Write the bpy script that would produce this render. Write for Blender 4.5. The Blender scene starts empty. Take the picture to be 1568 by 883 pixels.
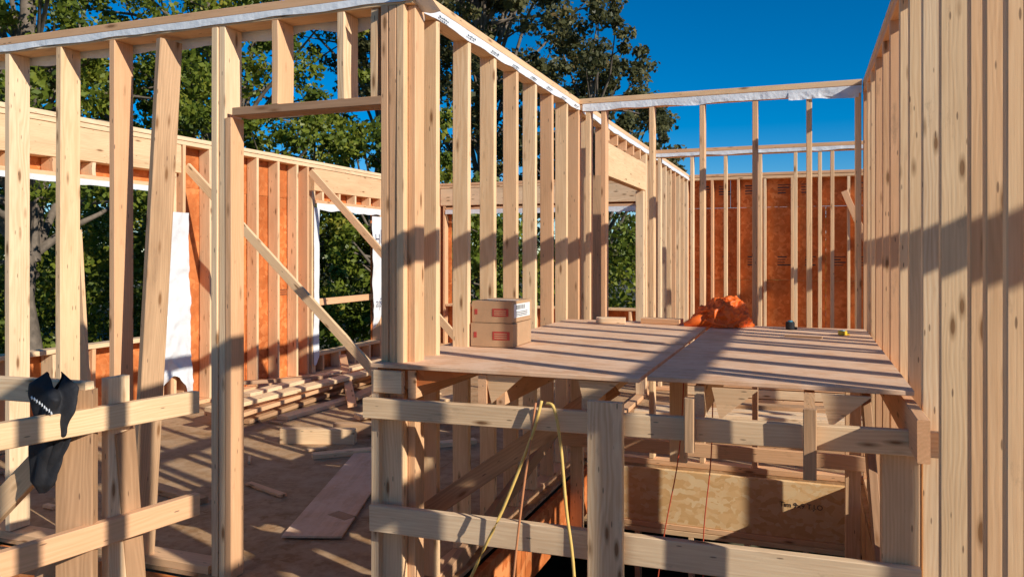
import bpy, math, random
import numpy as np
from mathutils import Vector, Matrix, noise
random.seed(7); np.random.seed(7)
scene=bpy.context.scene
V=Vector
# ------------------------------------------------------------------ materials
def newmat(name):
    m=bpy.data.materials.new(name); m.use_nodes=True
    nt=m.node_tree; nt.nodes.clear()
    out=nt.nodes.new('ShaderNodeOutputMaterial')
    b=nt.nodes.new('ShaderNodeBsdfPrincipled')
    nt.links.new(b.outputs[0],out.inputs[0])
    return m,nt,b,out
def N(nt,t,**k):
    n=nt.nodes.new(t)
    for a,v in k.items(): setattr(n,a,v)
    return n
def L(nt,a,b): nt.links.new(a,b)
def ramp(nt,src,stops):
    r=N(nt,'ShaderNodeValToRGB')
    els=r.color_ramp.elements
    while len(els)<len(stops): els.new(0.5)
    for e,(p,c) in zip(els,stops):
        e.position=p; e.color=(c[0],c[1],c[2],1) if hasattr(c,'__len__') else (c,c,c,1)
    L(nt,src,r.inputs[0]); return r
def mixc(nt,fac,a,b,mode='MIX'):
    m=N(nt,'ShaderNodeMix',data_type='RGBA',blend_type=mode)
    for sock,v in ((m.inputs[0],fac),(m.inputs[6],a),(m.inputs[7],b)):
        if hasattr(v,'is_linked') or hasattr(v,'links'): L(nt,v,sock)
        elif isinstance(v,(int,float)): sock.default_value=v
        else: sock.default_value=(v[0],v[1],v[2],1)
    return m.outputs[2]
def math_(nt,op,a,b=None,c=None):
    m=N(nt,'ShaderNodeMath',operation=op)
    for i,v in enumerate((a,b,c)):
        if v is None: continue
        if isinstance(v,(int,float)): m.inputs[i].default_value=v
        else: L(nt,v,m.inputs[i])
    return m.outputs[0]
def noise_(nt,vec,scale,detail=3,rough=.55,mapscale=None):
    if mapscale:
        mp=N(nt,'ShaderNodeMapping'); mp.inputs['Scale'].default_value=mapscale
        L(nt,vec,mp.inputs[0]); vec=mp.outputs[0]
    n=N(nt,'ShaderNodeTexNoise'); n.inputs['Scale'].default_value=scale
    n.inputs['Detail'].default_value=detail; n.inputs['Roughness'].default_value=rough
    L(nt,vec,n.inputs['Vector']); return n.outputs[0]
def bump(nt,b,h,strength=.3,dist=.002):
    bp=N(nt,'ShaderNodeBump'); bp.inputs['Strength'].default_value=strength; bp.inputs['Distance'].default_value=dist
    L(nt,h,bp.inputs['Height']); L(nt,bp.outputs[0],b.inputs['Normal'])

def wood(name,tones,dark,knot=(.22,.10,.035),dirt=.3):
    m,nt,b,o=newmat(name)
    lc=N(nt,'ShaderNodeAttribute',attribute_name='lc').outputs['Vector']
    ti=N(nt,'ShaderNodeAttribute',attribute_name='tint').outputs['Fac']
    wob=noise_(nt,lc,1.0,3,.5,(1.6,9,9))
    sp=N(nt,'ShaderNodeSeparateXYZ'); L(nt,lc,sp.inputs[0])
    y2=math_(nt,'MULTIPLY',sp.outputs[1],sp.outputs[1]); z2=math_(nt,'MULTIPLY',sp.outputs[2],sp.outputs[2])
    r=math_(nt,'SQRT',math_(nt,'ADD',y2,z2))
    r=math_(nt,'ADD',r,math_(nt,'MULTIPLY',wob,.08))
    s=math_(nt,'SINE',math_(nt,'MULTIPLY',r,480))
    ring=math_(nt,'MULTIPLY_ADD',s,.5,.5)
    fine=noise_(nt,lc,1.0,4,.6,(5,160,160))
    big=noise_(nt,lc,1.0,3,.6,(1.5,9,9))
    base=ramp(nt,ti,tones).outputs[0]
    # ring contrast itself varies from place to place
    rc=ramp(nt,noise_(nt,lc,1.0,2,.5,(.8,5,5)),[(.35,.08),(.7,.42)]).outputs[0]
    c=mixc(nt,math_(nt,'MULTIPLY',ring,rc),base,dark)
    c=mixc(nt,ramp(nt,fine,[(.35,0),(.75,.34)]).outputs[0],c,dark)
    c=mixc(nt,ramp(nt,big,[(.45,0),(.75,dirt)]).outputs[0],c,[x*.6 for x in dark])
    mp=N(nt,'ShaderNodeMapping'); mp.inputs['Scale'].default_value=(3.6,14,14); L(nt,lc,mp.inputs[0])
    v=N(nt,'ShaderNodeTexVoronoi'); v.inputs['Scale'].default_value=1.0; L(nt,mp.outputs[0],v.inputs['Vector'])
    kf=ramp(nt,v.outputs['Distance'],[(.08,.9),(.11,.5),(.19,0)])
    c=mixc(nt,kf.outputs[0],c,knot)
    mp2=N(nt,'ShaderNodeMapping'); mp2.inputs['Scale'].default_value=(7,34,34); L(nt,lc,mp2.inputs[0])
    v2=N(nt,'ShaderNodeTexVoronoi'); v2.inputs['Scale'].default_value=1.0; L(nt,mp2.outputs[0],v2.inputs['Vector'])
    c=mixc(nt,ramp(nt,v2.outputs['Distance'],[(.07,.7),(.11,0)]).outputs[0],c,(.10,.05,.03))
    # muddy scuffs
    sc=noise_(nt,lc,1.0,6,.75,(4,14,14))
    c=mixc(nt,ramp(nt,sc,[(.60,0),(.74,.45)]).outputs[0],c,(.24,.15,.09))
    L(nt,c,b.inputs['Base Color'])
    b.inputs['Roughness'].default_value=.62
    b.inputs['Specular IOR Level'].default_value=.3
    bump(nt,b,math_(nt,'ADD',fine,math_(nt,'MULTIPLY',ring,.3)),.35,.0015)
    return m
M_stud=wood('pine_lumber',[(0,(.95,.71,.45)),(.35,(.93,.65,.37)),(.65,(.88,.56,.31)),(.85,(.84,.47,.25)),(1,(.74,.44,.24))],(.60,.31,.13))
M_old=wood('weathered_lumber',[(0,(.68,.43,.24)),(.6,(.58,.33,.17)),(1,(.48,.28,.16))],(.32,.17,.08),dirt=.5)
def panel(name,c1,c2,c3,flake=26,st=(1,1,1),rough=.75,mud=None,streak=None,big=.5,sk=.5):
    m,nt,b,o=newmat(name)
    lc=N(nt,'ShaderNodeAttribute',attribute_name='lc').outputs['Vector']
    ti=N(nt,'ShaderNodeAttribute',attribute_name='tint').outputs['Fac']
    mp=N(nt,'ShaderNodeMapping'); mp.inputs['Scale'].default_value=st; L(nt,lc,mp.inputs[0])
    nn=N(nt,'ShaderNodeTexNoise'); nn.inputs['Scale'].default_value=9; L(nt,lc,nn.inputs['Vector'])
    vv=N(nt,'ShaderNodeVectorMath',operation='MULTIPLY_ADD'); vv.inputs[1].default_value=(.12,.12,.12)
    L(nt,nn.outputs['Color'],vv.inputs[0]); L(nt,mp.outputs[0],vv.inputs[2])
    v=N(nt,'ShaderNodeTexVoronoi'); v.inputs['Scale'].default_value=flake; L(nt,vv.outputs[0],v.inputs['Vector'])
    sp=N(nt,'ShaderNodeSeparateColor'); L(nt,v.outputs['Color'],sp.inputs[0])
    c=ramp(nt,sp.outputs[0],[(0,c1),(.5,c2),(1,c3)]).outputs[0]
    bg=noise_(nt,lc,1.6,4,.6)
    c=mixc(nt,ramp(nt,bg,[(.4,0),(.75,big)]).outputs[0],c,[x*.55 for x in c1])
    c=mixc(nt,math_(nt,'MULTIPLY',ti,.35),c,c3)
    if streak:
        g=noise_(nt,lc,1,4,.6,streak)
        c=mixc(nt,ramp(nt,g,[(.42,0),(.62,sk)]).outputs[0],c,[x*.55 for x in c1])
    if mud:
        g=noise_(nt,lc,5,6,.7)
        c=mixc(nt,ramp(nt,g,[(.42,0),(.62,.75)]).outputs[0],c,mud)
    L(nt,c,b.inputs['Base Color']); b.inputs['Roughness'].default_value=rough
    b.inputs['Specular IOR Level'].default_value=.2
    bump(nt,b,sp.outputs[1],.3,.002)
    return m
M_sheath=panel('orange_sheathing',(.56,.145,.035),(.70,.20,.05),(.82,.30,.10),20,(1,1,1),streak=(2.2,2.2,2.2),big=.3)
M_deck=panel('deck_plywood',(.78,.43,.23),(.84,.50,.29),(.90,.58,.36),30,(.15,1,1),mud=(.88,.60,.40),streak=(1.2,22,22),big=.25,sk=.28)
M_floor=panel('subfloor_osb',(.32,.175,.075),(.42,.235,.11),(.50,.31,.16),24,mud=(.54,.36,.21))
M_osb=panel('strand_rim_board',(.74,.42,.16),(.86,.53,.24),(.92,.66,.36),30,(.5,1,1),big=.2)
def simple(name,col,rough=.7,nz=8,var=.25,bmp=.3):
    m,nt,b,o=newmat(name)
    tc=N(nt,'ShaderNodeTexCoord').outputs['Object']
    n=noise_(nt,tc,nz,5,.6)
    c=ramp(nt,n,[(.3,[x*(1-var) for x in col]),(.7,[min(1,x*(1+var)) for x in col])]).outputs[0]
    L(nt,c,b.inputs['Base Color']); b.inputs['Roughness'].default_value=rough
    bump(nt,b,n,bmp,.01)
    return m
M_wrap=simple('house_wrap_white',(.76,.76,.75),.5,14,.06,.6)
M_card=simple('cardboard',(.50,.30,.16),.8,12,.1,.1)
M_label=simple('paper_label',(.78,.78,.76),.6,30,.05,.05)
M_red=simple('red_print',(.45,.05,.035),.6,40,.1,.05)
M_ink=simple('black_ink',(.03,.03,.032),.5,20,.1,.05)
M_stamp=simple('faded_stamp_ink',(.20,.07,.03),.6,20,.3,.05)
M_blue=simple('wrap_print_blue',(.03,.07,.16),.5,20,.1,.05)
M_tarp=simple('orange_fabric',(.88,.15,.012),.5,25,.12,.3)
M_black=simple('black_fabric',(.014,.014,.017),.8,30,.3,.4)
M_yel=simple('yellow_cord',(.80,.52,.14),.6,40,.1,.1)
M_oran=simple('orange_cord',(.60,.24,.10),.6,40,.1,.1)
M_redc=simple('red_cord',(.55,.08,.03),.6,40,.1,.1)
M_yplastic=simple('yellow_plastic',(.75,.5,.03),.35,10,.05,.02)
M_bplastic=simple('blue_plastic',(.03,.25,.35),.35,10,.05,.02)
M_ground=simple('dirt_and_grass',(.10,.09,.05),.95,.6,.5,.6)
M_conc=simple('concrete',(.33,.32,.30),.9,3,.15,.3)
M_bark=simple('bark',(.17,.13,.095),.9,6,.4,.8)
def leafmat(name,stops,trans=.38):
    m,nt,b,o=newmat(name)
    ti=N(nt,'ShaderNodeAttribute',attribute_name='tint').outputs['Fac']
    c=ramp(nt,ti,stops).outputs[0]
    L(nt,c,b.inputs['Base Color']); b.inputs['Roughness'].default_value=.45
    b.inputs['Specular IOR Level'].default_value=.35
    t=N(nt,'ShaderNodeBsdfTranslucent'); L(nt,c,t.inputs[0])
    mx=N(nt,'ShaderNodeMixShader'); mx.inputs[0].default_value=trans
    L(nt,b.outputs[0],mx.inputs[1]); L(nt,t.outputs[0],mx.inputs[2]); L(nt,mx.outputs[0],o.inputs[0])
    return m
M_leafA=leafmat('maple_leaves',[(0,(.06,.09,.015)),(.45,(.15,.195,.022)),(.8,(.27,.29,.035)),(1,(.42,.34,.05))])
M_leafB=leafmat('olive_leaves',[(0,(.05,.052,.02)),(.5,(.12,.118,.042)),(.85,(.20,.18,.065)),(1,(.34,.20,.07))])

# ------------------------------------------------------------------ mesh builder
class MB:
    def __init__(s): s.v=[];s.f=[];s.lc=[];s.t=[];s.m=[];s.mats=[]
    def mi(s,m):
        if m not in s.mats: s.mats.append(m)
        return s.mats.index(m)
    def board(s,p0,p1,w,t,side,mat=None,ch=.003,jit=.0015,bow=.0):
        mat=mat or M_stud
        p0=V(p0);p1=V(p1);a=(p1-p0);Ln=a.length;a.normalize()
        sd=V(side); sd=(sd-a*sd.dot(a)).normalized(); n=a.cross(sd)
        j=lambda:V([random.uniform(-jit,jit) for _ in range(3)])
        p0=p0+j();p1=p1+j()
        ang=random.uniform(-1,1)*.008 if jit>0 else 0
        sd,n=(sd*math.cos(ang)+n*math.sin(ang)),(n*math.cos(ang)-sd*math.sin(ang))
        w2=w/2;t2=t/2;c=min(ch,t2*.4)
        cs=[(w2,t2-c),(w2-c,t2),(-w2+c,t2),(-w2,t2-c),(-w2,-t2+c),(-w2+c,-t2),(w2-c,-t2),(w2,-t2+c)]
        ox=random.uniform(0,400);oy=random.uniform(.02,.14)*random.choice((-1,1));oz=random.uniform(.0,.07)*random.choice((-1,1))
        tint=random.random()
        seg=1 if bow==0 else 4
        b0=len(s.v)
        for k in range(seg+1):
            q=p0.lerp(p1,k/seg)+n*(bow*math.sin(math.pi*k/seg))
            for (x,y) in cs:
                s.v.append(tuple(q+sd*x+n*y)); s.lc.append((ox+Ln*k/seg,oy+x,oz+y)); s.t.append(tint)
        mi=s.mi(mat)
        for k in range(seg):
            for i in range(8):
                i2=(i+1)%8
                s.f.append((b0+8*k+i,b0+8*k+i2,b0+8*k+8+i2,b0+8*k+8+i)); s.m.append(mi)
        s.f.append(tuple(b0+i for i in range(7,-1,-1))); s.m.append(mi)
        s.f.append(tuple(b0+8*seg+i for i in range(8))); s.m.append(mi)
    def box(s,lo,hi,mat,jit=0,ch=.002):
        lo=V(lo);hi=V(hi);c=(lo+hi)/2
        d=hi-lo
        ax=max(range(3),key=lambda i:d[i])
        oth=[i for i in range(3) if i!=ax]
        p0=c.copy();p0[ax]=lo[ax];p1=c.copy();p1[ax]=hi[ax]
        sd=V((0,0,0));sd[oth[0]]=1
        s.board(p0,p1,d[oth[0]],d[oth[1]],sd,mat,ch=ch,jit=jit)
    def poly(s,pts,mat):
        b0=len(s.v)
        for p in pts: s.v.append(tuple(p)); s.lc.append(tuple(p)); s.t.append(.5)
        s.f.append(tuple(range(b0,b0+len(pts)))); s.m.append(s.mi(mat))
    def prism(s,pts,off,mat):
        off=V(off);n=len(pts);b0=len(s.v);r=random.uniform(0,100)
        for q in (0,1):
            for p in pts:
                pp=V(p)+off*q
                s.v.append(tuple(pp)); s.lc.append((pp[0]+r,pp[2],pp[1]*.2)); s.t.append(.5)
        mi=s.mi(mat)
        s.f.append(tuple(b0+i for i in range(n-1,-1,-1)));s.m.append(mi)
        s.f.append(tuple(b0+n+i for i in range(n)));s.m.append(mi)
        for i in range(n):
            j=(i+1)%n
            s.f.append((b0+i,b0+j,b0+n+j,b0+n+i));s.m.append(mi)
    def sheet(s,o,u,v,nu,nv,amp,mat,freq=6,ragged=0):
        o=V(o);u=V(u);v=V(v);nn=u.cross(v).normalized();b0=len(s.v);sd=random.uniform(0,50)
        for i in range(nu+1):
            for j in range(nv+1):
                vv=j/nv
                rg=1+ragged*noise.noise(V((i/nu*u.length*4+sd,0,3)))*vv
                p=o+u*(i/nu)+v*(vv*rg)
                q=p*freq+V((sd,sd,0))
                d=noise.noise(q)*.6+abs(noise.noise(q*2.3))*.5
                p=p+nn*amp*d*(.25+.75*vv)
                s.v.append(tuple(p)); s.lc.append(tuple(p)); s.t.append(.5)
        mi=s.mi(mat)
        for i in range(nu):
            for j in range(nv):
                a=b0+i*(nv+1)+j
                s.f.append((a,a+1,a+nv+2,a+nv+1)); s.m.append(mi)
    def tube(s,pts,rad,mat,n=8):
        b0=len(s.v);P=[V(p) for p in pts]
        for k,p in enumerate(P):
            a=(P[min(k+1,len(P)-1)]-P[max(k-1,0)]).normalized()
            h=V((0,0,1)) if abs(a.z)<.9 else V((1,0,0))
            x=a.cross(h).normalized();y=a.cross(x)
            r=rad[k] if hasattr(rad,'__len__') else rad
            for i in range(n):
                t=2*math.pi*i/n
                s.v.append(tuple(p+(x*math.cos(t)+y*math.sin(t))*r)); s.lc.append(tuple(p)); s.t.append(.5)
        mi=s.mi(mat)
        for k in range(len(P)-1):
            for i in range(n):
                j=(i+1)%n
                s.f.append((b0+k*n+i,b0+k*n+j,b0+(k+1)*n+j,b0+(k+1)*n+i)); s.m.append(mi)
        s.f.append(tuple(b0+i for i in range(n)));s.m.append(mi)
        s.f.append(tuple(b0+(len(P)-1)*n+i for i in range(n-1,-1,-1)));s.m.append(mi)
    def make(s,name,smooth=False,parent=None):
        me=bpy.data.meshes.new(name); me.from_pydata(s.v,[],s.f)
        for m in s.mats: me.materials.append(m)
        me.polygons.foreach_set('material_index',s.m)
        a=me.attributes.new('lc','FLOAT_VECTOR','POINT'); a.data.foreach_set('vector',np.array(s.lc,dtype=np.float32).ravel())
        a=me.attributes.new('tint','FLOAT','POINT'); a.data.foreach_set('value',np.array(s.t,dtype=np.float32))
        if smooth: me.polygons.foreach_set('use_smooth',[True]*len(s.f))
        me.update()
        import bmesh
        bm=bmesh.new(); bm.from_mesh(me); bmesh.ops.recalc_face_normals(bm,faces=bm.faces); bm.to_mesh(me); bm.free()
        ob=bpy.data.objects.new(name,me); scene.collection.objects.link(ob)
        if parent: ob.parent=parent
        return ob
ZP=2.72
T=.038
def stud(b,x,y,z0,z1,dx,dy,mat=None,lean=(0,0)):
    cx=x+dx/2;cy=y+dy/2
    b.board((cx,cy,z0+.001),(cx+lean[0],cy+lean[1],z1-.001),dx,dy,(1,0,0),mat,bow=random.uniform(-.006,.006))
def plate_y(b,x,dx,y0,y1,z,h=.04,mat=None):
    b.board((x+dx/2,y0,z+h/2),(x+dx/2,y1,z+h/2),dx,h,(1,0,0),mat)
def plate_x(b,y,dy,x0,x1,z,h=.04,mat=None):
    b.board((x0,y+dy/2,z+h/2),(x1,y+dy/2,z+h/2),dy,h,(0,1,0),mat)

# ================================================================== WALLS
b=MB(); Y0=3.13; D=.125
for x in (-5.72,-5.33,-4.95,-4.57,-4.20,-3.81,-3.43): stud(b,x,Y0,.045,ZP,T,D)
stud(b,-2.755,Y0-.004,.0,ZP,T,D); stud(b,-2.714,Y0,.0,ZP,T,D)
stud(b,-2.672,Y0-.002,.0,2.27,T,D-.03) 
b.board((-3.08,Y0+.06,2.70),(-3.20,Y0-.01,.02),.125,T,(.25,1,0),M_old)
plate_x(b,Y0+.0,D,-2.63,-1.80,2.275,.04,M_old)
stud(b,-2.40,Y0,2.317,ZP,T,D); stud(b,-2.03,Y0,2.317,ZP,T,D)
stud(b,-1.86,Y0+.01,2.317,ZP,T,D-.02)
for i,x in enumerate((-1.80,-1.759,-1.718)): stud(b,x,Y0+random.uniform(-.003,.003),.0,ZP,T,D)
stud(b,-1.677,Y0+.03,.0,ZP,T,.09)
plate_x(b,Y0,D,-6.0,-2.78,.0,.042)
plate_x(b,Y0,D,-6.0,-1.64,ZP,.042); plate_x(b,Y0+.002,D,-6.0,-1.64,ZP+.048,.042)
b.sheet((-6,Y0-.004,ZP+.047),(4.35,0,0),(0,-.003,-.035),140,2,.006,M_wrap,12,.3)
b.sheet((-6,Y0+D+.012,ZP+.045),(4.35,0,0),(0,.006,-.085),140,4,.014,M_wrap,9,.35)
b.make('stud_wall')
# ---- main partition A
b=MB(); XA=-1.74; DA=.09
for y in (3.40,3.78,4.15,4.52,4.88,5.24,5.60): stud(b,XA,y,.045,ZP,DA,T)
stud(b,XA,5.93,.045,ZP,DA,T); stud(b,XA,5.972,.045,ZP,DA,T)
stud(b,XA,6.28,.045,ZP,DA,T); stud(b,XA,6.66,.045,2.28,DA,T,M_old);stud(b,XA,6.70,.045,2.28,DA,T);stud(b,XA,6.80,.045,ZP,DA,T)
for y in (6.95,7.3,7.68,8.05,8.4): stud(b,XA,y,2.62,ZP,DA,T)
b.board((XA+.02,6.84,2.45),(XA+.02,8.72,2.45),.30,T,(0,0,1)); b.board((XA+.068,6.84,2.45),(XA+.068,8.72,2.45),.30,T,(0,0,1))
stud(b,XA,8.60,.045,2.29,DA,T);stud(b,XA,8.64,.045,2.29,DA,T);stud(b,XA,8.74,.045,ZP,DA,T);stud(b,XA,8.79,.045,ZP,DA,T)
for y in (9.2,9.3,9.7,10.1,10.5,10.9,11.3,11.7,12.1): stud(b,XA,y,.045,ZP,DA,T)
plate_y(b,XA,DA,3.26,12.28,.0,.042)
plate_y(b,XA,DA,3.26,12.28,ZP,.042); plate_y(b,XA,DA,3.16,12.2,ZP+.048,.042)
b.sheet((XA+DA+.004,3.2,ZP+.047),(0,2.75,0),(.003,0,-.050),140,3,.008,M_wrap,12,.3)
b.sheet((XA+DA+.004,6.0,ZP+.047),(0,6.2,0),(.002,0,-.045),120,2,.006,M_wrap,10,.3)
b.sheet((XA+.05,3.02,ZP+.096),(.11,-.02,.0),(.03,.20,-.10),10,14,.035,M_wrap,9,.3)
for y in np.arange(3.4,5.8,.34):
    for q in range(5): b.box((XA+DA+.0145,y+q*.022,ZP+.010),(XA+DA+.0155,y+.014+q*.022,ZP+.010+random.uniform(.006,.012)),M_ink,ch=.0002)
b.make('stud_wall')
# ---- wall B
b=MB(); YB=5.95
for x in (-1.60,-1.475,-1.10,-.725,-.35,.02,.34): stud(b,x,YB,.045,ZP,T,.09)
plate_x(b,YB,.09,-1.64,.52,.0,.042); plate_x(b,YB,.09,-1.64,.38,ZP,.042); plate_x(b,YB,.09,-1.75,.38,ZP+.048,.042)
b.sheet((-1.62,YB-.005,ZP+.047),(2.0,0,0),(0,-.004,-.055),110,4,.012,M_wrap,10,.5)
b.sheet((-.1,YB-.012,ZP+.03),(.46,0,0),(0,-.008,-.06),30,6,.03,M_wrap,9,.5)
b.make('stud_wall')
# ---- right partition R
b=MB(); XR=.39; DR=.14
for y in (-1.9,-1.5,-1.1,-.7,-.3,.05,.4,.78,1.12,1.50,1.70,1.87,2.05,2.235,2.68,3.08,3.43,3.79,4.17,4.56,4.93,5.28,5.62,5.93):
    stud(b,XR+random.uniform(-.003,.003),y,.045,ZP,DR,T)
    if y in (1.50,): stud(b,XR+.004,y+.04,.045,ZP,DR,T)
plate_y(b,XR,DR,-2,6.02,.0,.042); plate_y(b,XR,DR,-2,6.02,ZP,.042); plate_y(b,XR,DR,-2,6.02,ZP+.048,.042)
b.make('stud_wall')
# ---- far partition R2
b=MB()
y=-4.0
while y<12.2:
    stud(b,2.5,y,.045,ZP,.14,T); y+=.44
plate_y(b,2.5,.14,-4,12.25,.0,.042); plate_y(b,2.5,.14,-4,12.25,ZP,.042); plate_y(b,2.5,.14,-4,12.25,ZP+.048,.042)
b.make('stud_wall')
# ---- wall C
b=MB()
x=-1.6
while x<2.4:
    stud(b,x,9.2,.045,ZP,T,.09); x+=.375
stud(b,.15,9.2,.045,ZP,T,.09)
plate_x(b,9.2,.09,-1.64,2.48,.0,.042); plate_x(b,9.2,.09,-1.64,2.48,ZP,.042); plate_x(b,9.2,.09,-1.64,2.48,ZP+.048,.042)
b.sheet((-1.62,9.194,ZP+.047),(4,0,0),(0,-.004,-.04),80,3,.010,M_wrap,9,.4)
b.make('stud_wall')
# ---- exterior wall E
b=MB(); XE=-6.14; DE=.14
XS=-6.156
def sh_y(y0,y1,z0,z1): 
    n=max(1,round((y1-y0)/1.2))
    for i in range(n):
        a=y0+(y1-y0)*i/n+.002; c=y0+(y1-y0)*(i+1)/n-.002
        b.board((XS,a,(z0+z1)/2),(XS,c,(z0+z1)/2),z1-z0,.012,(0,0,1),M_sheath,ch=.001,jit=.0005)
sh_y(2.9,12.4,2.30,2.80); sh_y(6.2,8.9,0,2.297); sh_y(10.4,12.4,0,2.297); sh_y(2.9,6.2,0,.74); sh_y(8.9,10.4,0,.26)
plate_y(b,XE,DE,2.9,12.3,ZP,.042);plate_y(b,XE,DE,2.9,12.3,ZP+.048,.042);plate_y(b,XE,DE,2.9,12.3,.0,.042)
for (y0,y1) in ((2.95,6.38),(8.72,10.6)):
    for i in range(3): b.board((XE+.022+i*.046,y0,2.57),(XE+.022+i*.046,y1,2.57),.29,T,(0,0,1))
for y in (6.40,6.78,7.18,7.56,7.95,8.33,8.56,10.62,10.95,11.3,11.7,12.1): stud(b,XE,y,.045,ZP,DE,T)
for y in (6.23,6.27,8.66,8.70,10.42,10.46,10.5): stud(b,XE,y,.045,2.42,DE,T)
for y in (3.3,3.7,4.1,4.5,4.9,5.3,5.7,6.1): 
    stud(b,XE,y,.045,.74,DE,T); stud(b,XE,y,2.30,2.42,DE,T)
for y in (8.9,9.3,9.7,10.1): stud(b,XE,y,.045,.25,DE,T); stud(b,XE,y,2.30,2.42,DE,T)
plate_y(b,XE,DE,2.95,6.22,.742,.04); plate_y(b,XE,DE,8.75,10.41,.252,.04)
plate_y(b,XE,DE,2.95,6.22,2.26,.04); plate_y(b,XE,DE,8.75,10.41,2.26,.04)
b.board((XE+.06,8.75,.95),(XE+.06,10.41,.95),.09,T,(0,0,1))
for k in range(12):
    y=random.choice((6.5,6.9,7.3,7.7,8.1,10.7,11.1))+random.uniform(0,.1);z=random.uniform(.3,2.2)
    for q in range(3): b.box((XS+.0065,y,z+q*.028),(XS+.0078,y+random.uniform(.08,.16),z+q*.028+.014),M_stamp,ch=.0001)
b.make('sheathed_wall')
# ---- exterior wall D
b=MB(); YD=12.3
def sh_x(x0,x1,z0,z1):
    n=max(1,round((x1-x0)/1.2))
    for i in range(n):
        a=x0+(x1-x0)*i/n+.002; c=x0+(x1-x0)*(i+1)/n-.002
        b.board((a,YD+.156,(z0+z1)/2),(c,YD+.156,(z0+z1)/2),z1-z0,.012,(0,0,1),M_sheath,ch=.001,jit=.0005)
sh_x(-6.1,4.0,2.30,2.80); sh_x(-6.1,-5.75,0,2.297); sh_x(-2.15,4.0,0,1.198);sh_x(-2.15,4.0,1.202,2.297); sh_x(-5.75,-2.15,0,.68)
plate_x(b,YD,.14,-6.1,4,ZP,.042);plate_x(b,YD,.14,-6.1,4,ZP+.048,.042);plate_x(b,YD,.14,-6.1,4,.0,.042)
for i in range(3): b.board((-5.9,YD+.022+i*.046,2.57),(-2.0,YD+.022+i*.046,2.57),.29,T,(0,0,1))
x=-2.1
while x<4: 
    stud(b,x,YD,.045,ZP,T,.14); x+=.385
for x in (-5.95,-5.85,-2.2,-4.6,-4.55,-3.4,-3.35): stud(b,x,YD,.045,2.42,T,.14)
for x in (-5.5,-5.1,-4.2,-3.8,-3.0,-2.6): stud(b,x,YD,.045,.68,T,.14)
plate_x(b,YD,.14,-5.8,-2.2,.69,.04); plate_x(b,YD,.14,-5.8,-2.2,2.35,.04)
b.board((.55,YD-.03,2.5),(1.4,YD-.03,.4),.09,T,(1,0,0))
for z in (2.5,1.42):
    for x in np.arange(-2.0,1.6,.385):
        if random.random()<.75:
            x0=x+random.uniform(.0,.12)
            for q in range(4): b.box((x0,YD+.1485,z+q*.04),(x0+random.uniform(.08,.2),YD+.1495,z+q*.04+.018),M_stamp if random.random()<.5 else M_ink,ch=.0001)
b.make('sheathed_wall')
# ---- house wrap
b=MB()
b.sheet((-5.975,6.06,2.02),(0,.40,0),(.03,.02,-1.75),16,60,.11,M_wrap,3.6,.2)
b.sheet((-5.98,10.15,2.15),(0,.30,0),(.02,0,-1.6),10,40,.07,M_wrap,3,.2)
b.sheet((-5.98,8.68,2.2),(0,.12,0),(.0,0,-1.9),6,40,.03,M_wrap,3,.2)
b.sheet((-5.985,2.95,2.262),(0,3.3,0),(0,0,-.05),60,3,.02,M_wrap,5,.3)
b.sheet((-5.985,8.75,2.262),(0,1.66,0),(0,0,-.09),30,3,.02,M_wrap,5,.3)
b.sheet((-5.8,12.29,2.352),(3.6,0,0),(0,0,-.08),40,3,.02,M_wrap,5,.3)
wrap=b.make('house_wrap',smooth=True)
def text(name,s,loc,rot,size,mat,parent):
    c=bpy.data.curves.new(name,'FONT'); c.body=s; c.size=size; c.extrude=.0005; c.materials.append(mat)
    o=bpy.data.objects.new(name,c); scene.collection.objects.link(o); o.location=loc; o.rotation_euler=rot; o.parent=parent; return o
text('print_mark','Ho',(-5.86,10.17,1.80),(math.pi/2,0,math.pi/2),.22,M_blue,wrap)
text('print_mark_b','ap.',(-5.86,10.17,.85),(math.pi/2,0,math.pi/2),.2,M_blue,wrap)

b=MB(); b.board((-6.0,6.45,2.50),(-3.30,6.5,.02),.09,T,(0,0,1)); b.make('diagonal_brace')
b=MB(); b.board((-5.98,8.6,2.66),(-3.35,8.6,.02),.09,T,(0,0,1)); b.make('diagonal_brace')
b=MB(); b.board((-5.9,5.2,.02),(-5.96,5.0,1.95),.09,T,(0,1,0)); b.board((-5.2,4.55,.02),(-5.27,4.5,1.78),.10,.03,(1,0,0)); b.make('leaning_lumber')

# ================================================================== FLOORS, STAIRWELL
b=MB()
def slab(x0,x1,y0,y1,z1,mat,th=.02):
    y=y0;r=0
    while y<y1-.01:
        ye=min(y+1.2,y1); x=x0-(1.2 if r%2 else 0)
        while x<x1-.01:
            xe=min(x+2.4,x1); xs=max(x,x0)
            if xe-xs>.01: b.box((xs+.0015,y+.0015,z1-th),(xe-.0015,ye-.0015,z1+random.uniform(-.0008,.0008)),mat,ch=.001)
            x+=2.4
        y=ye;r+=1
slab(-6.14,-1.60,3.13,12.44,-.001,M_floor)
slab(-1.60,4.0,5.95,12.44,-.001,M_floor)
slab(.36,4.0,-4,5.95,-.001,M_floor)
slab(-6.14,-1.60,-4,3.10,-.30,M_floor)
slab(-1.60,.36,-4,1.6,-.30,M_floor)
b.make('subfloor')
b=MB()
b.board((-1.60,5.93,-.22),(.36,5.93,-.22),.40,.04,(0,0,1),M_osb,jit=0)
b.board((-1.58,1.7,-.22),(-1.58,5.9,-.22),.36,.04,(0,0,1),M_sheath)
b.board((.38,1.6,-.22),(.38,5.9,-.22),.36,.04,(0,0,1),M_old)
b.board((-6.1,3.11,-.16),(-1.62,3.11,-.16),.26,.03,(0,0,1),M_sheath)
for z in (-.46,-.50): plate_x(b,5.9,.09,-1.6,.36,z,.038)
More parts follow.
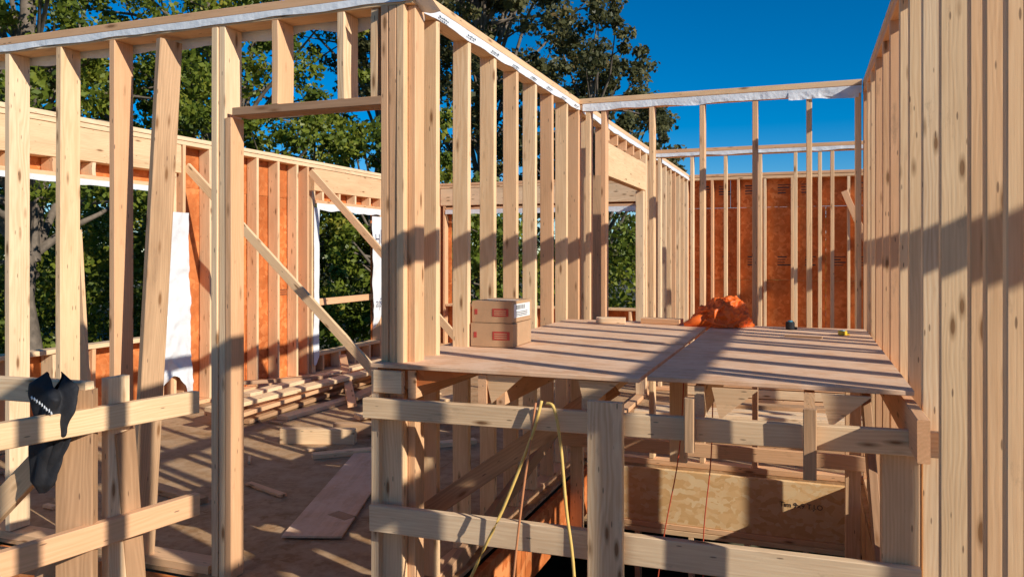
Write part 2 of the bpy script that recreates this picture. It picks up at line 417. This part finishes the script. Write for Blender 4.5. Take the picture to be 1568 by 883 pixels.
for x in (-1.55,-1.2,-.8,-.4,0,.3): stud(b,x,5.9,-2.65,-.5,T,.09)
for i,x in enumerate((-1.3,-.9,-.5,-.1,.2)): b.board((x,6.0,-.2),(x,12.2,-.2),.3,T,(0,0,1),M_old)
rim=b.make('stairwell_framing')
text('handwriting','Tim 9x9 T.J.O',(-.16,5.908,-.20),(math.pi/2,0,0),.05,M_ink,rim)
b=MB()
for lo,hi in (((-6.14,-4,-2.7),(-5.94,12.44,-.33)),((-5.93,12.24,-2.7),(4.0,12.44,-.33)),((3.8,-4,-2.7),(4.0,12.23,-.33)),((-5.93,-4,-2.7),(3.79,-3.8,-.33))):
    b.box(lo,hi,M_conc)
b.make('foundation_wall')

# ================================================================== DECK PLATFORM
deck=bpy.data.objects.new('plywood_platform',None); scene.collection.objects.link(deck)
b=MB(); ZD=1.11
def sheetp(x0,x1,y0,y1,dz=0,rot=0,dz2=0):
    a=V((math.cos(rot),math.sin(rot),0))
    c=V(((x0+x1)/2,(y0+y1)/2,ZD-.009+dz))
    b.board(c-a*(x1-x0)/2,c+a*(x1-x0)/2+V((0,0,dz2)),y1-y0,.018,(0,1,0),M_deck,ch=.002,jit=0)
sheetp(-1.81,-.602,3.06,4.28,0,-.006); sheetp(-.580,.37,3.10,4.28,.003,-.003)
sheetp(-1.64,-.604,4.300,5.60,.004); sheetp(-.578,.375,4.304,5.55,0)
b.make('deck_sheets',parent=deck)
b=MB()
def jy(x,y0,y1,z=1.022,h=.125,mat=None): b.board((x,y0,z),(x,y1,z),h,T,(0,0,1),mat)
for x in (-1.62,-1.20,-.83,-.38,.02): jy(x,3.10+random.uniform(-.01,.03),5.5)
jy(-1.28,3.08,3.5); jy(.36,2.80,5.5,1.0,.14)
for x in (-1.27,-.86,-.33,.06):
    b.prism([(x,3.085,1.085),(x+.17,3.085,1.085),(x+.03,3.085,.965)],(0,.018,0),M_stud)
b.prism([(-1.80,3.10,1.085),(-1.34,3.10,1.085),(-1.74,3.10,.975)],(0,.018,0),M_sheath)
b.board((-1.80,3.085,1.03),(-1.66,3.085,1.03),.10,T,(0,0,1))
b.board((-.40,2.98,.86),(-.40,2.98,1.06),.035,T,(1,0,0),M_old);b.board((.02,2.98,.80),(.02,2.98,1.05),.045,T,(1,0,0),M_old)
b.board((-1.83,3.045,.915),(.45,3.035,.945),.088,T,(0,0,1),bow=.006)
b.board((-1.80,3.045,.43),(.38,3.035,.455),.115,T,(0,0,1))
b.board((-1.62,5.3,.92),(.36,5.3,.92),.09,T,(0,0,1)); b.board((-1.62,5.3,.3),(.36,5.3,.3),.09,T,(0,0,1))
for (x,y,w,d,z0,z1) in ((-1.74,3.13,.115,T,-.3,.86),(-1.80,3.12,T,.09,-.3,1.08),(.32,3.10,.12,.08,-.45,.97),(.29,5.35,.09,T,-.4,1.08),(-1.5,5.35,.09,T,-.4,1.08),(-.62,4.2,.09,T,.5,.96)):
    b.board((x,y,z0),(x,y,z1),w,d,(1,0,0))
b.board((-.724,3.0,-.5),(-.724,3.0,1.02),.14,T,(1,0,0))
b.board((-1.74,3.42,.33),(-.78,3.38,1.02),.09,T,(0,0,1),M_old)
b.board((.30,3.25,.05),(.28,4.3,1.0),.09,T,(0,0,1),M_old)
b.board((-1.66,3.3,-.05),(-1.58,5.6,.5),.09,T,(0,0,1),M_old)
b.make('frame',parent=deck)
def cbox(x0,y0,z0,w,d,h,rot,parts=None):
    root=bpy.data.objects.new('cardboard_box',None); scene.collection.objects.link(root)
    root.location=(x0,y0,z0); root.rotation_euler=(0,0,rot)
    b=MB(); b.box((0,0,0),(w,d,h),M_card,ch=.003)
    b.box((w*.1,d*.47,h),(w*.9,d*.53,h+.0008),M_label,ch=.0002)
    b.make('carton',parent=root)
    b=MB()
    b.box((w*.52,-.002,h*.30),(w*.92,-.0005,h*.66),M_red,ch=.0002)
    b.box((w*.07,-.002,h*.38),(w*.14,-.0005,h*.62),M_red,ch=.0002)
    for k in range(3): b.box((w*.56,-.003,h*(.36+.09*k)),(w*.86,-.0021,h*(.40+.09*k)),M_card,ch=.0002)
    if parts:
        b.box((w+.0005,d*.10,h*.22),(w+.002,d*.88,h*.86),M_label,ch=.0002)
        for k in range(9): b.box((w+.0021,d*(.2+.05*k),h*.6),(w+.003,d*(.2+.05*k+.02*random.uniform(.5,1.3)),h*.8),M_ink,ch=.0002)
        for k in range(3): b.box((w+.0021,d*.2,h*(.3+.08*k)),(w+.003,d*.75,h*(.33+.08*k)),M_ink,ch=.0002)
    b.make('print',parent=root)
cbox(-1.640,3.79,ZD+.004,.235,.30,.122,.02)
cbox(-1.638,3.80,ZD+.129,.225,.30,.112,-.02,True)
def heap(name,c,rx,ry,rz,mat,n=128):
    b=MB(); nu=n;nv=n//2
    for i in range(nu):
        for j in range(nv+1):
            th=2*math.pi*i/nu; ph=math.pi/2*j/nv
            d=V((math.cos(th)*math.cos(ph),math.sin(th)*math.cos(ph),math.sin(ph)))
            q=d*1.3+V(c)
            wq=q+V((noise.noise(q*2),noise.noise(q*2+V((9,0,0))),0))*.5
            r=1+.18*noise.noise(wq*1.2)-.28*abs(noise.noise(wq*2.4))-.12*abs(noise.noise(wq*5.5))-.05*abs(noise.noise(wq*11))
            hx=1.0-.35*max(0,-d.x)
            b.v.append((c[0]+d.x*rx*r,c[1]+d.y*ry*r,c[2]+d.z*rz*r*hx)); b.lc.append((0,0,0)); b.t.append(.5)
    for i in range(nu):
        for j in range(nv):
            a=i*(nv+1)+j; c2=((i+1)%nu)*(nv+1)+j
            b.f.append((a,c2,c2+1,a+1)); b.m.append(b.mi(mat))
    b.tube([(c[0]+.03,c[1]-.10,c[2]+rz*.7),(c[0]-.02,c[1]-.14,c[2]+rz*.5),(c[0]-.03,c[1]-.16,c[2]+.03),(c[0]+.05,c[1]-.17,c[2]+.012)],[.010,.012,.010,.008],M_tarp,8)
    b.tube([(c[0]-.08,c[1]-.05,c[2]+.06),(c[0]-.16,c[1]-.1,c[2]+.03),(c[0]-.23,c[1]-.1,c[2]+.012)],[.05,.035,.012],M_tarp,10)
    return b.make(name,smooth=True)
heap('orange_bag',(-.52,5.42,ZD+.004),.215,.15,.215,M_tarp)
def roundobj(name,c,r,h,mats):
    b=MB(); b.tube([(c[0],c[1],c[2]),(c[0],c[1],c[2]+h*.15),(c[0],c[1],c[2]+h*.85),(c[0],c[1],c[2]+h)],[r*.9,r,r,r*.9],mats[0],20)
    b.tube([(c[0],c[1],c[2]+h),(c[0],c[1],c[2]+h*1.15)],[r*.6,r*.55],mats[1],20)
    b.box((c[0]+r*.7,c[1]-.008,c[2]),(c[0]+r*1.5,c[1]+.008,c[2]+h*.35),mats[0])
    b.make(name)
roundobj('tape_measure',(.22,5.1,ZD+.002),.026,.025,(M_yplastic,M_bplastic))
roundobj('chalk_line_reel',(-.08,5.35,ZD+.002),.028,.05,(M_black,M_bplastic))
b=MB()
b.board((-1.36,5.35,ZD+.024),(-1.16,5.38,ZD+.024),.09,T,(0,1,0)); b.board((-1.05,5.45,ZD+.024),(-.78,5.40,ZD+.024),.09,T,(0,1,0))
b.board((-.1,4.86,ZD+.010),(.10,4.81,ZD+.010),.02,.010,(0,1,0),M_old)
b.make('lumber_offcut')

def rope(name,pts,r,mat):
    P=[V(p) for p in pts]; out=[]
    for k in range(len(P)-1):
        a=P[max(k-1,0)];p=P[k];q=P[k+1];c=P[min(k+2,len(P)-1)]
        for i in range(6):
            t=i/6
            out.append(.5*((2*p)+(q-a)*t+(2*a-5*p+4*q-c)*t*t+(3*p-a-3*q+c)*t**3))
    out.append(P[-1])
    b=MB(); b.tube(out,r,mat,8); b.make(name,smooth=True)
rope('rope',[(-.965,2.99,1.0),(-.93,2.98,.985),(-.90,2.97,.85),(-.87,2.95,.6),(-.835,2.94,.34),(-.8,2.93,-.3)],.0065,M_yel)
rope('rope',[(-.985,2.99,1.01),(-1.02,2.97,.87),(-1.136,2.95,.57),(-1.274,2.95,.28),(-1.5,2.9,-.3)],.0065,M_yel)
rope('rope',[(-1.01,2.99,1.0),(-1.03,2.96,.8),(-1.052,2.95,.63),(-1.09,2.95,.3),(-1.12,2.9,-.3)],.005,M_oran)
rope('rope',[(-.56,4,1.08),(-.588,4,.6),(-.67,4,.13),(-.75,4,-.5)],.003,M_redc)
rope('rope',[(-.42,4,1.08),(-.43,4,.6),(-.47,4,.13),(-.45,4,-.5)],.003,M_redc)

# ================================================================== GUARD RAIL + JACKET
b=MB()
def gl(y,off=0): return -2.5+.176*(y-1.85)+off
b.board((gl(.7),.7,1.01),(gl(2.60),2.60,.985),.09,T,(0,0,1)); b.board((gl(.7),.7,.575),(gl(2.60),2.60,.56),.09,T,(0,0,1))
b.board((gl(2.28,-.04),2.28,-.28),(gl(2.28,-.04),2.28,1.13),.10,T,(0,1,0))
b.board((gl(2.12,-.05),2.14,-.28),(gl(2.12,-.05),2.14,1.10),.13,.05,(1,.5,0),M_old)
b.board((gl(2.4,-.06),2.42,-.28),(gl(2.3,-.03),2.30,.92),.09,T,(0,1,0),M_old)
b.board((-3.6,2.14,1.075),(-2.46,2.16,1.085),.088,T,(0,0,1))
b.board((-3.3,2.05,.22),(-2.53,2.18,.98),.09,T,(0,0,1))
b.board((-3.9,2.3,.30),(-2.6,2.35,.34),.09,T,(0,0,1),M_old)
b.board((-3.1,2.0,-.28),(-2.55,2.2,.55),.09,T,(0,0,1),M_old)
b.make('guard_rail')
b=MB()
def jac(o,nu=48,nv=30):
    b0=len(b.v)
    for i in range(nu):
        th=2*math.pi*i/nu
        for j in range(nv+1):
            t=j/nv
            cx=o[0]+o[3]*t; cy=o[1]; cz=o[2]-o[4]*t
            w=o[5]*(1-.3*t)*min(1,.35+4*t)*min(1,.3+5*(1-t))
            f=1+.3*noise.noise(V((math.cos(th)*1.6,math.sin(th)*1.6,t*3+o[0]*9)))+.16*math.sin(th*5+t*4)
            b.v.append((cx+math.cos(th)*w*f,cy+math.sin(th)*w*.5*f,cz+.03*math.sin(th*2)*(1-t))); b.lc.append((0,0,0)); b.t.append(.5)
    for i in range(nu):
        for j in range(nv):
            a=b0+i*(nv+1)+j;c=b0+((i+1)%nu)*(nv+1)+j
            b.f.append((a,c,c+1,a+1)); b.m.append(b.mi(M_black))
jac((-2.50,2.05,1.150,-.01,.22,.095)); jac((-2.55,2.08,1.0,-.05,.27,.075)); jac((-2.49,2.08,1.0,-.08,.21,.05))
for k in range(9):
    x=-2.545+.012*k; b.board((x,1.994,1.10-.006*k),(x+.006,1.992,1.09-.006*k),.006,.002,(1,0,0),M_label,ch=.0002)
b.make('black_jacket',smooth=True)

# ================================================================== LUMBER ON FLOOR
b=MB()
for k in range(3):
    for i in range(3-(k==2)):
        x=-5.2+i*.17+random.uniform(-.06,.06)
        b.board((x,5.95+random.uniform(-.5,.5),.03+.085*k),(x+random.uniform(-.25,.3),9.8+random.uniform(-1.5,.8),.03+.085*k+random.uniform(0,.03)),.135,random.choice((.08,T)) if k<2 else T,(1,0,random.uniform(-.15,.15)),M_old if random.random()<.4 else M_stud)
b.board((-4.7,6.3,.02),(-4.45,10.4,.02),.14,T,(1,0,0)); b.board((-4.5,7.2,.06),(-4.9,10.6,.10),.14,T,(1,0,0))
b.board((-4.3,6.9,.06),(-5.5,8.6,.30),.09,T,(1,0,0)); b.board((-5.5,6.6,.26),(-4.2,9.3,.12),.09,T,(1,0,0),M_old)
b.make('lumber_stack')
b=MB()
b.board((-4.15,5.55,.05),(-3.55,5.75,.05),.14,.09,(0,0,1)); b.board((-3.85,5.9,.05),(-3.35,6.0,.05),.14,.09,(0,0,1),M_old)
b.board((-3.9,6.2,.02),(-3.2,6.6,.02),.14,T,(0,1,0)); b.board((-3.6,5.2,.02),(-2.6,6.1,.02),.09,T,(0,1,0))
b.board((-4.0,6.5,.04),(-3.3,7.5,.12),.14,T,(1,0,0)); b.board((-3.6,7.0,.06),(-2.9,6.7,.06),.12,.09,(0,1,0),M_old)
b.board((-4.4,4.2,.02),(-3.6,4.0,.02),.09,T,(0,1,0),M_old); b.board((-3.6,4.45,.012),(-3.2,4.3,.012),.05,.02,(0,1,0))
for k in range(26):
    x=random.uniform(-5.6,-2.2);y=random.uniform(3.6,9);a=random.uniform(0,3.1);l=random.uniform(.04,.2)
    b.board((x,y,.014),(x+l*math.cos(a),y+l*math.sin(a),.014),random.choice((.02,.04,.09)),.02,(math.sin(a),-math.cos(a),0),random.choice((M_stud,M_old)))
b.make('lumber_offcut')
b=MB(); b.board((-2.58,3.72,.016),(-3.18,5.45,.016),.34,.012,(1,.3,0),M_deck,ch=.001,jit=0); b.make('plywood_offcut')
b=MB()
for k in range(10):
    b.board((-1.4+random.uniform(-.1,.3),6.7+.15*k,.03+.04*(k%4)),(2.2+random.uniform(-.6,.1),6.8+.17*k+random.uniform(-.2,.2),.03+.04*(k%4)),.14,T,(0,1,0),random.choice((M_stud,M_old)))
for k in range(3): b.board((-1.3,8.6,.03+.1*k),(1.9,8.7,.03+.1*k),.09,.09,(0,1,0))
b.make('lumber_stack')

b=MB(); b.poly([(-400,-400,-2.7),(400,-400,-2.7),(400,400,-2.7),(-400,400,-2.7)],M_ground); b.make('ground')

# ================================================================== TREES
TH=math.radians(20.4)
def place(lat,dep):
    return (-math.sin(TH)*dep+math.cos(TH)*lat, math.cos(TH)*dep+math.sin(TH)*lat)
def leaves(centers,sizes,per,leaf,rng):
    tot=len(centers)*per
    C=np.repeat(np.array(centers),per,axis=0); S=np.repeat(np.array(sizes),per)[:,None]
    off=rng.normal(size=(tot,3)); off/=np.linalg.norm(off,axis=1)[:,None]
    off*= (rng.random((tot,1))**.55)*S*np.array([1,1,.75])
    P=C+off
    n=rng.normal(size=(tot,3))+off/S*.8+np.array([0,0,.4]); n/=np.linalg.norm(n,axis=1)[:,None]
    a=np.cross(n,rng.normal(size=(tot,3))); a/=np.linalg.norm(a,axis=1)[:,None]
    c=np.cross(n,a)
    l=leaf*rng.uniform(.6,1.25,(tot,1))
    v=np.stack([P-a*l*.5,P+c*l*.32+n*l*.06,P+a*l*.5-n*l*.05,P-c*l*.32+n*l*.06],1).reshape(-1,3)
    ct=np.repeat(rng.random(len(centers)),per)
    t=np.clip(ct*.55+rng.random(tot)*.5-.05,0,1)
    return v,np.repeat(t,4)
def make_tree(name,lat,dep,zc,rh,rv,seed,ncl,per,leaf,mat,conic=False,trunk=.28,csz=.30,cut=-.05):
    rng=np.random.default_rng(seed); random.seed(seed)
    x,y=place(lat,dep)
    cs=[];sz=[]
    while len(cs)<ncl:
        d=rng.normal(size=3); d/=np.linalg.norm(d); r=rng.random()**.40
        p=d*r
        if conic:
            zz=p[2]; k=(1-zz)/2*1.1+.12; p=np.array([p[0]*k,p[1]*k,zz])
        nz=noise.noise(V((p[0]*2.1+seed*3.3,p[1]*2.1,p[2]*2.1)))
        if nz<cut and rng.random()<.9: continue
        k=1+.35*nz
        cs.append((x+p[0]*rh*k,y+p[1]*rh*k,zc+p[2]*rv*k)); sz.append(rng.uniform(.5,1.3)*csz*rh/ (3 if rh>3 else 2.2))
    v,t=leaves(cs,sz,per,leaf,rng)
    b=MB()
    z0=-2.7
    tp=[(x+.15*math.sin(k*1.3+seed),y+.15*math.cos(k*1.7),z0+(zc+rv*.55-z0)*k/7) for k in range(8)]
    b.tube(tp,[trunk*(1-.11*k) for k in range(8)],M_bark,10)
    idx=rng.choice(len(cs),min(len(cs),60),replace=False)
    for i in idx:
        c=V(cs[i]); k=random.uniform(.35,.95); s=V(tp[0]).lerp(V(tp[-1]),k)
        if s.z>c.z+.5: s.z=c.z-.3
        mid=s.lerp(c,.5)+V((random.uniform(-.3,.3),random.uniform(-.3,.3),random.uniform(-.1,.45)))
        r=trunk*(.36-.15*k)
        b.tube([s,s.lerp(mid,.5)+V((0,0,.1)),mid,c],[r,r*.75,r*.5,r*.15],M_bark,6)
    nb=len(b.v)
    V_=np.concatenate([np.array(b.v),v]); nq=len(v)//4
    me=bpy.data.meshes.new(name)
    loops=[i for f in b.f for i in f]; ls=np.concatenate([np.array(loops,dtype=np.int32),np.arange(nb,nb+len(v),dtype=np.int32)])
    tots=np.concatenate([np.array([len(f) for f in b.f],dtype=np.int32),np.full(nq,4,dtype=np.int32)])
    st=np.concatenate([[0],np.cumsum(tots)[:-1]]).astype(np.int32)
    me.vertices.add(len(V_)); me.vertices.foreach_set('co',V_.astype(np.float32).ravel())
    me.loops.add(len(ls)); me.loops.foreach_set('vertex_index',ls)
    me.polygons.add(len(tots)); me.polygons.foreach_set('loop_start',st)
    me.materials.append(M_bark); me.materials.append(mat)
    me.update(calc_edges=True)
    me.polygons.foreach_set('material_index',np.concatenate([np.zeros(len(b.f),dtype=np.int32),np.ones(nq,dtype=np.int32)]))
    a=me.attributes.new('tint','FLOAT','POINT'); a.data.foreach_set('value',np.concatenate([np.full(nb,.5),t]).astype(np.float32))
    ob=bpy.data.objects.new(name,me); scene.collection.objects.link(ob); return ob
A,Bm=M_leafA,M_leafB
make_tree('maple_tree',-10.5,17,6.0,4.8,5.0,1,270,120,.15,A,trunk=.36,cut=-.15)
make_tree('maple_tree',-8.0,21,7.5,4.4,5.2,2,270,120,.16,A,trunk=.34,cut=-.15)
make_tree('oak_tree',-4.6,27,12.3,4.6,5.0,3,200,100,.2,Bm)
make_tree('maple_tree',-5.6,19,2.3,2.8,3.0,4,150,110,.15,A)
make_tree('oak_tree',-.9,23,9.3,4.4,6.0,5,380,120,.17,Bm,cut=-.3)
make_tree('oak_tree',2.1,22,4.6,2.6,3.7,6,170,120,.15,Bm,cut=-.3)
make_tree('maple_tree',-2.2,18,1.6,2.6,3.0,7,150,110,.15,A)
make_tree('pine_tree',7.4,40,4.6,2.2,4.4,8,110,100,.2,Bm,conic=True,trunk=.2,cut=-1)
def shrubs(name,seed,l0,l1,d0,d1,h,ncl,per,mat,leaf=.18,ss=1):
    rng=np.random.default_rng(seed); cs=[];sz=[]
    for i in range(ncl):
        la=rng.uniform(l0,l1); de=rng.uniform(d0,d1); x,y=place(la,de)
        hh=h*(.75+.5*noise.noise(V((la*.35,de*.2,seed))))
        cs.append((x,y,-2.6+rng.random()**.8*hh)); sz.append(rng.uniform(.5,.9)*ss)
    v,t=leaves(cs,sz,per,leaf,rng)
    me=bpy.data.meshes.new(name); nq=len(v)//4
    me.vertices.add(len(v)); me.vertices.foreach_set('co',v.astype(np.float32).ravel())
    me.loops.add(nq*4); me.loops.foreach_set('vertex_index',np.arange(nq*4,dtype=np.int32))
    me.polygons.add(nq); me.polygons.foreach_set('loop_start',np.arange(0,nq*4,4,dtype=np.int32))
    me.materials.append(mat); me.update(calc_edges=True)
    a=me.attributes.new('tint','FLOAT','POINT'); a.data.foreach_set('value',t.astype(np.float32))
    ob=bpy.data.objects.new(name,me); scene.collection.objects.link(ob)
shrubs('shrubbery',11,-19,8,19,24,6.6,620,80,A)
shrubs('tree_thicket',21,-22,-9,24,29,11.0,260,80,A,.24,1.4)
shrubs('distant_trees',12,-34,26,42,50,7.6,420,70,Bm,.32,1.5)

# ================================================================== LIGHT
a_=math.radians(21)
AZ=(math.cos(a_),-math.sin(a_)); EL=math.radians(26.5)
trav=V((-AZ[0]*math.cos(EL),-AZ[1]*math.cos(EL),-math.sin(EL)))
sl=bpy.data.lights.new('sun','SUN'); sl.energy=5.0; sl.angle=math.radians(.5); sl.color=(1,.95,.86)
so=bpy.data.objects.new('sun',sl); scene.collection.objects.link(so); so.rotation_euler=trav.to_track_quat('-Z','Y').to_euler(); so.location=(10,-5,10)
w=bpy.data.worlds.new('World'); scene.world=w; w.use_nodes=True; nt=w.node_tree
bg=nt.nodes['Background']; sky=nt.nodes.new('ShaderNodeTexSky'); sky.sky_type='NISHITA'; sky.sun_disc=False
sky.sun_elevation=EL; sky.sun_rotation=math.atan2(AZ[0],AZ[1]); sky.ozone_density=4; sky.dust_density=0; sky.air_density=.8
hs=nt.nodes.new('ShaderNodeHueSaturation'); hs.inputs['Saturation'].default_value=1.5
nt.links.new(sky.outputs[0],hs.inputs['Color']); nt.links.new(hs.outputs[0],bg.inputs[0]); bg.inputs[1].default_value=.11

cam=bpy.data.cameras.new('camera'); co=bpy.data.objects.new('camera',cam); scene.collection.objects.link(co)
cam.sensor_width=36; cam.lens=36*1200/1568; cam.shift_y=-53.5/1568; cam.clip_end=2000; cam.clip_start=.05
co.location=(0,0,1.6); co.rotation_euler=(math.radians(90),0,TH)
scene.camera=co
scene.view_settings.view_transform='Standard'; scene.view_settings.look='None'; scene.view_settings.exposure=0
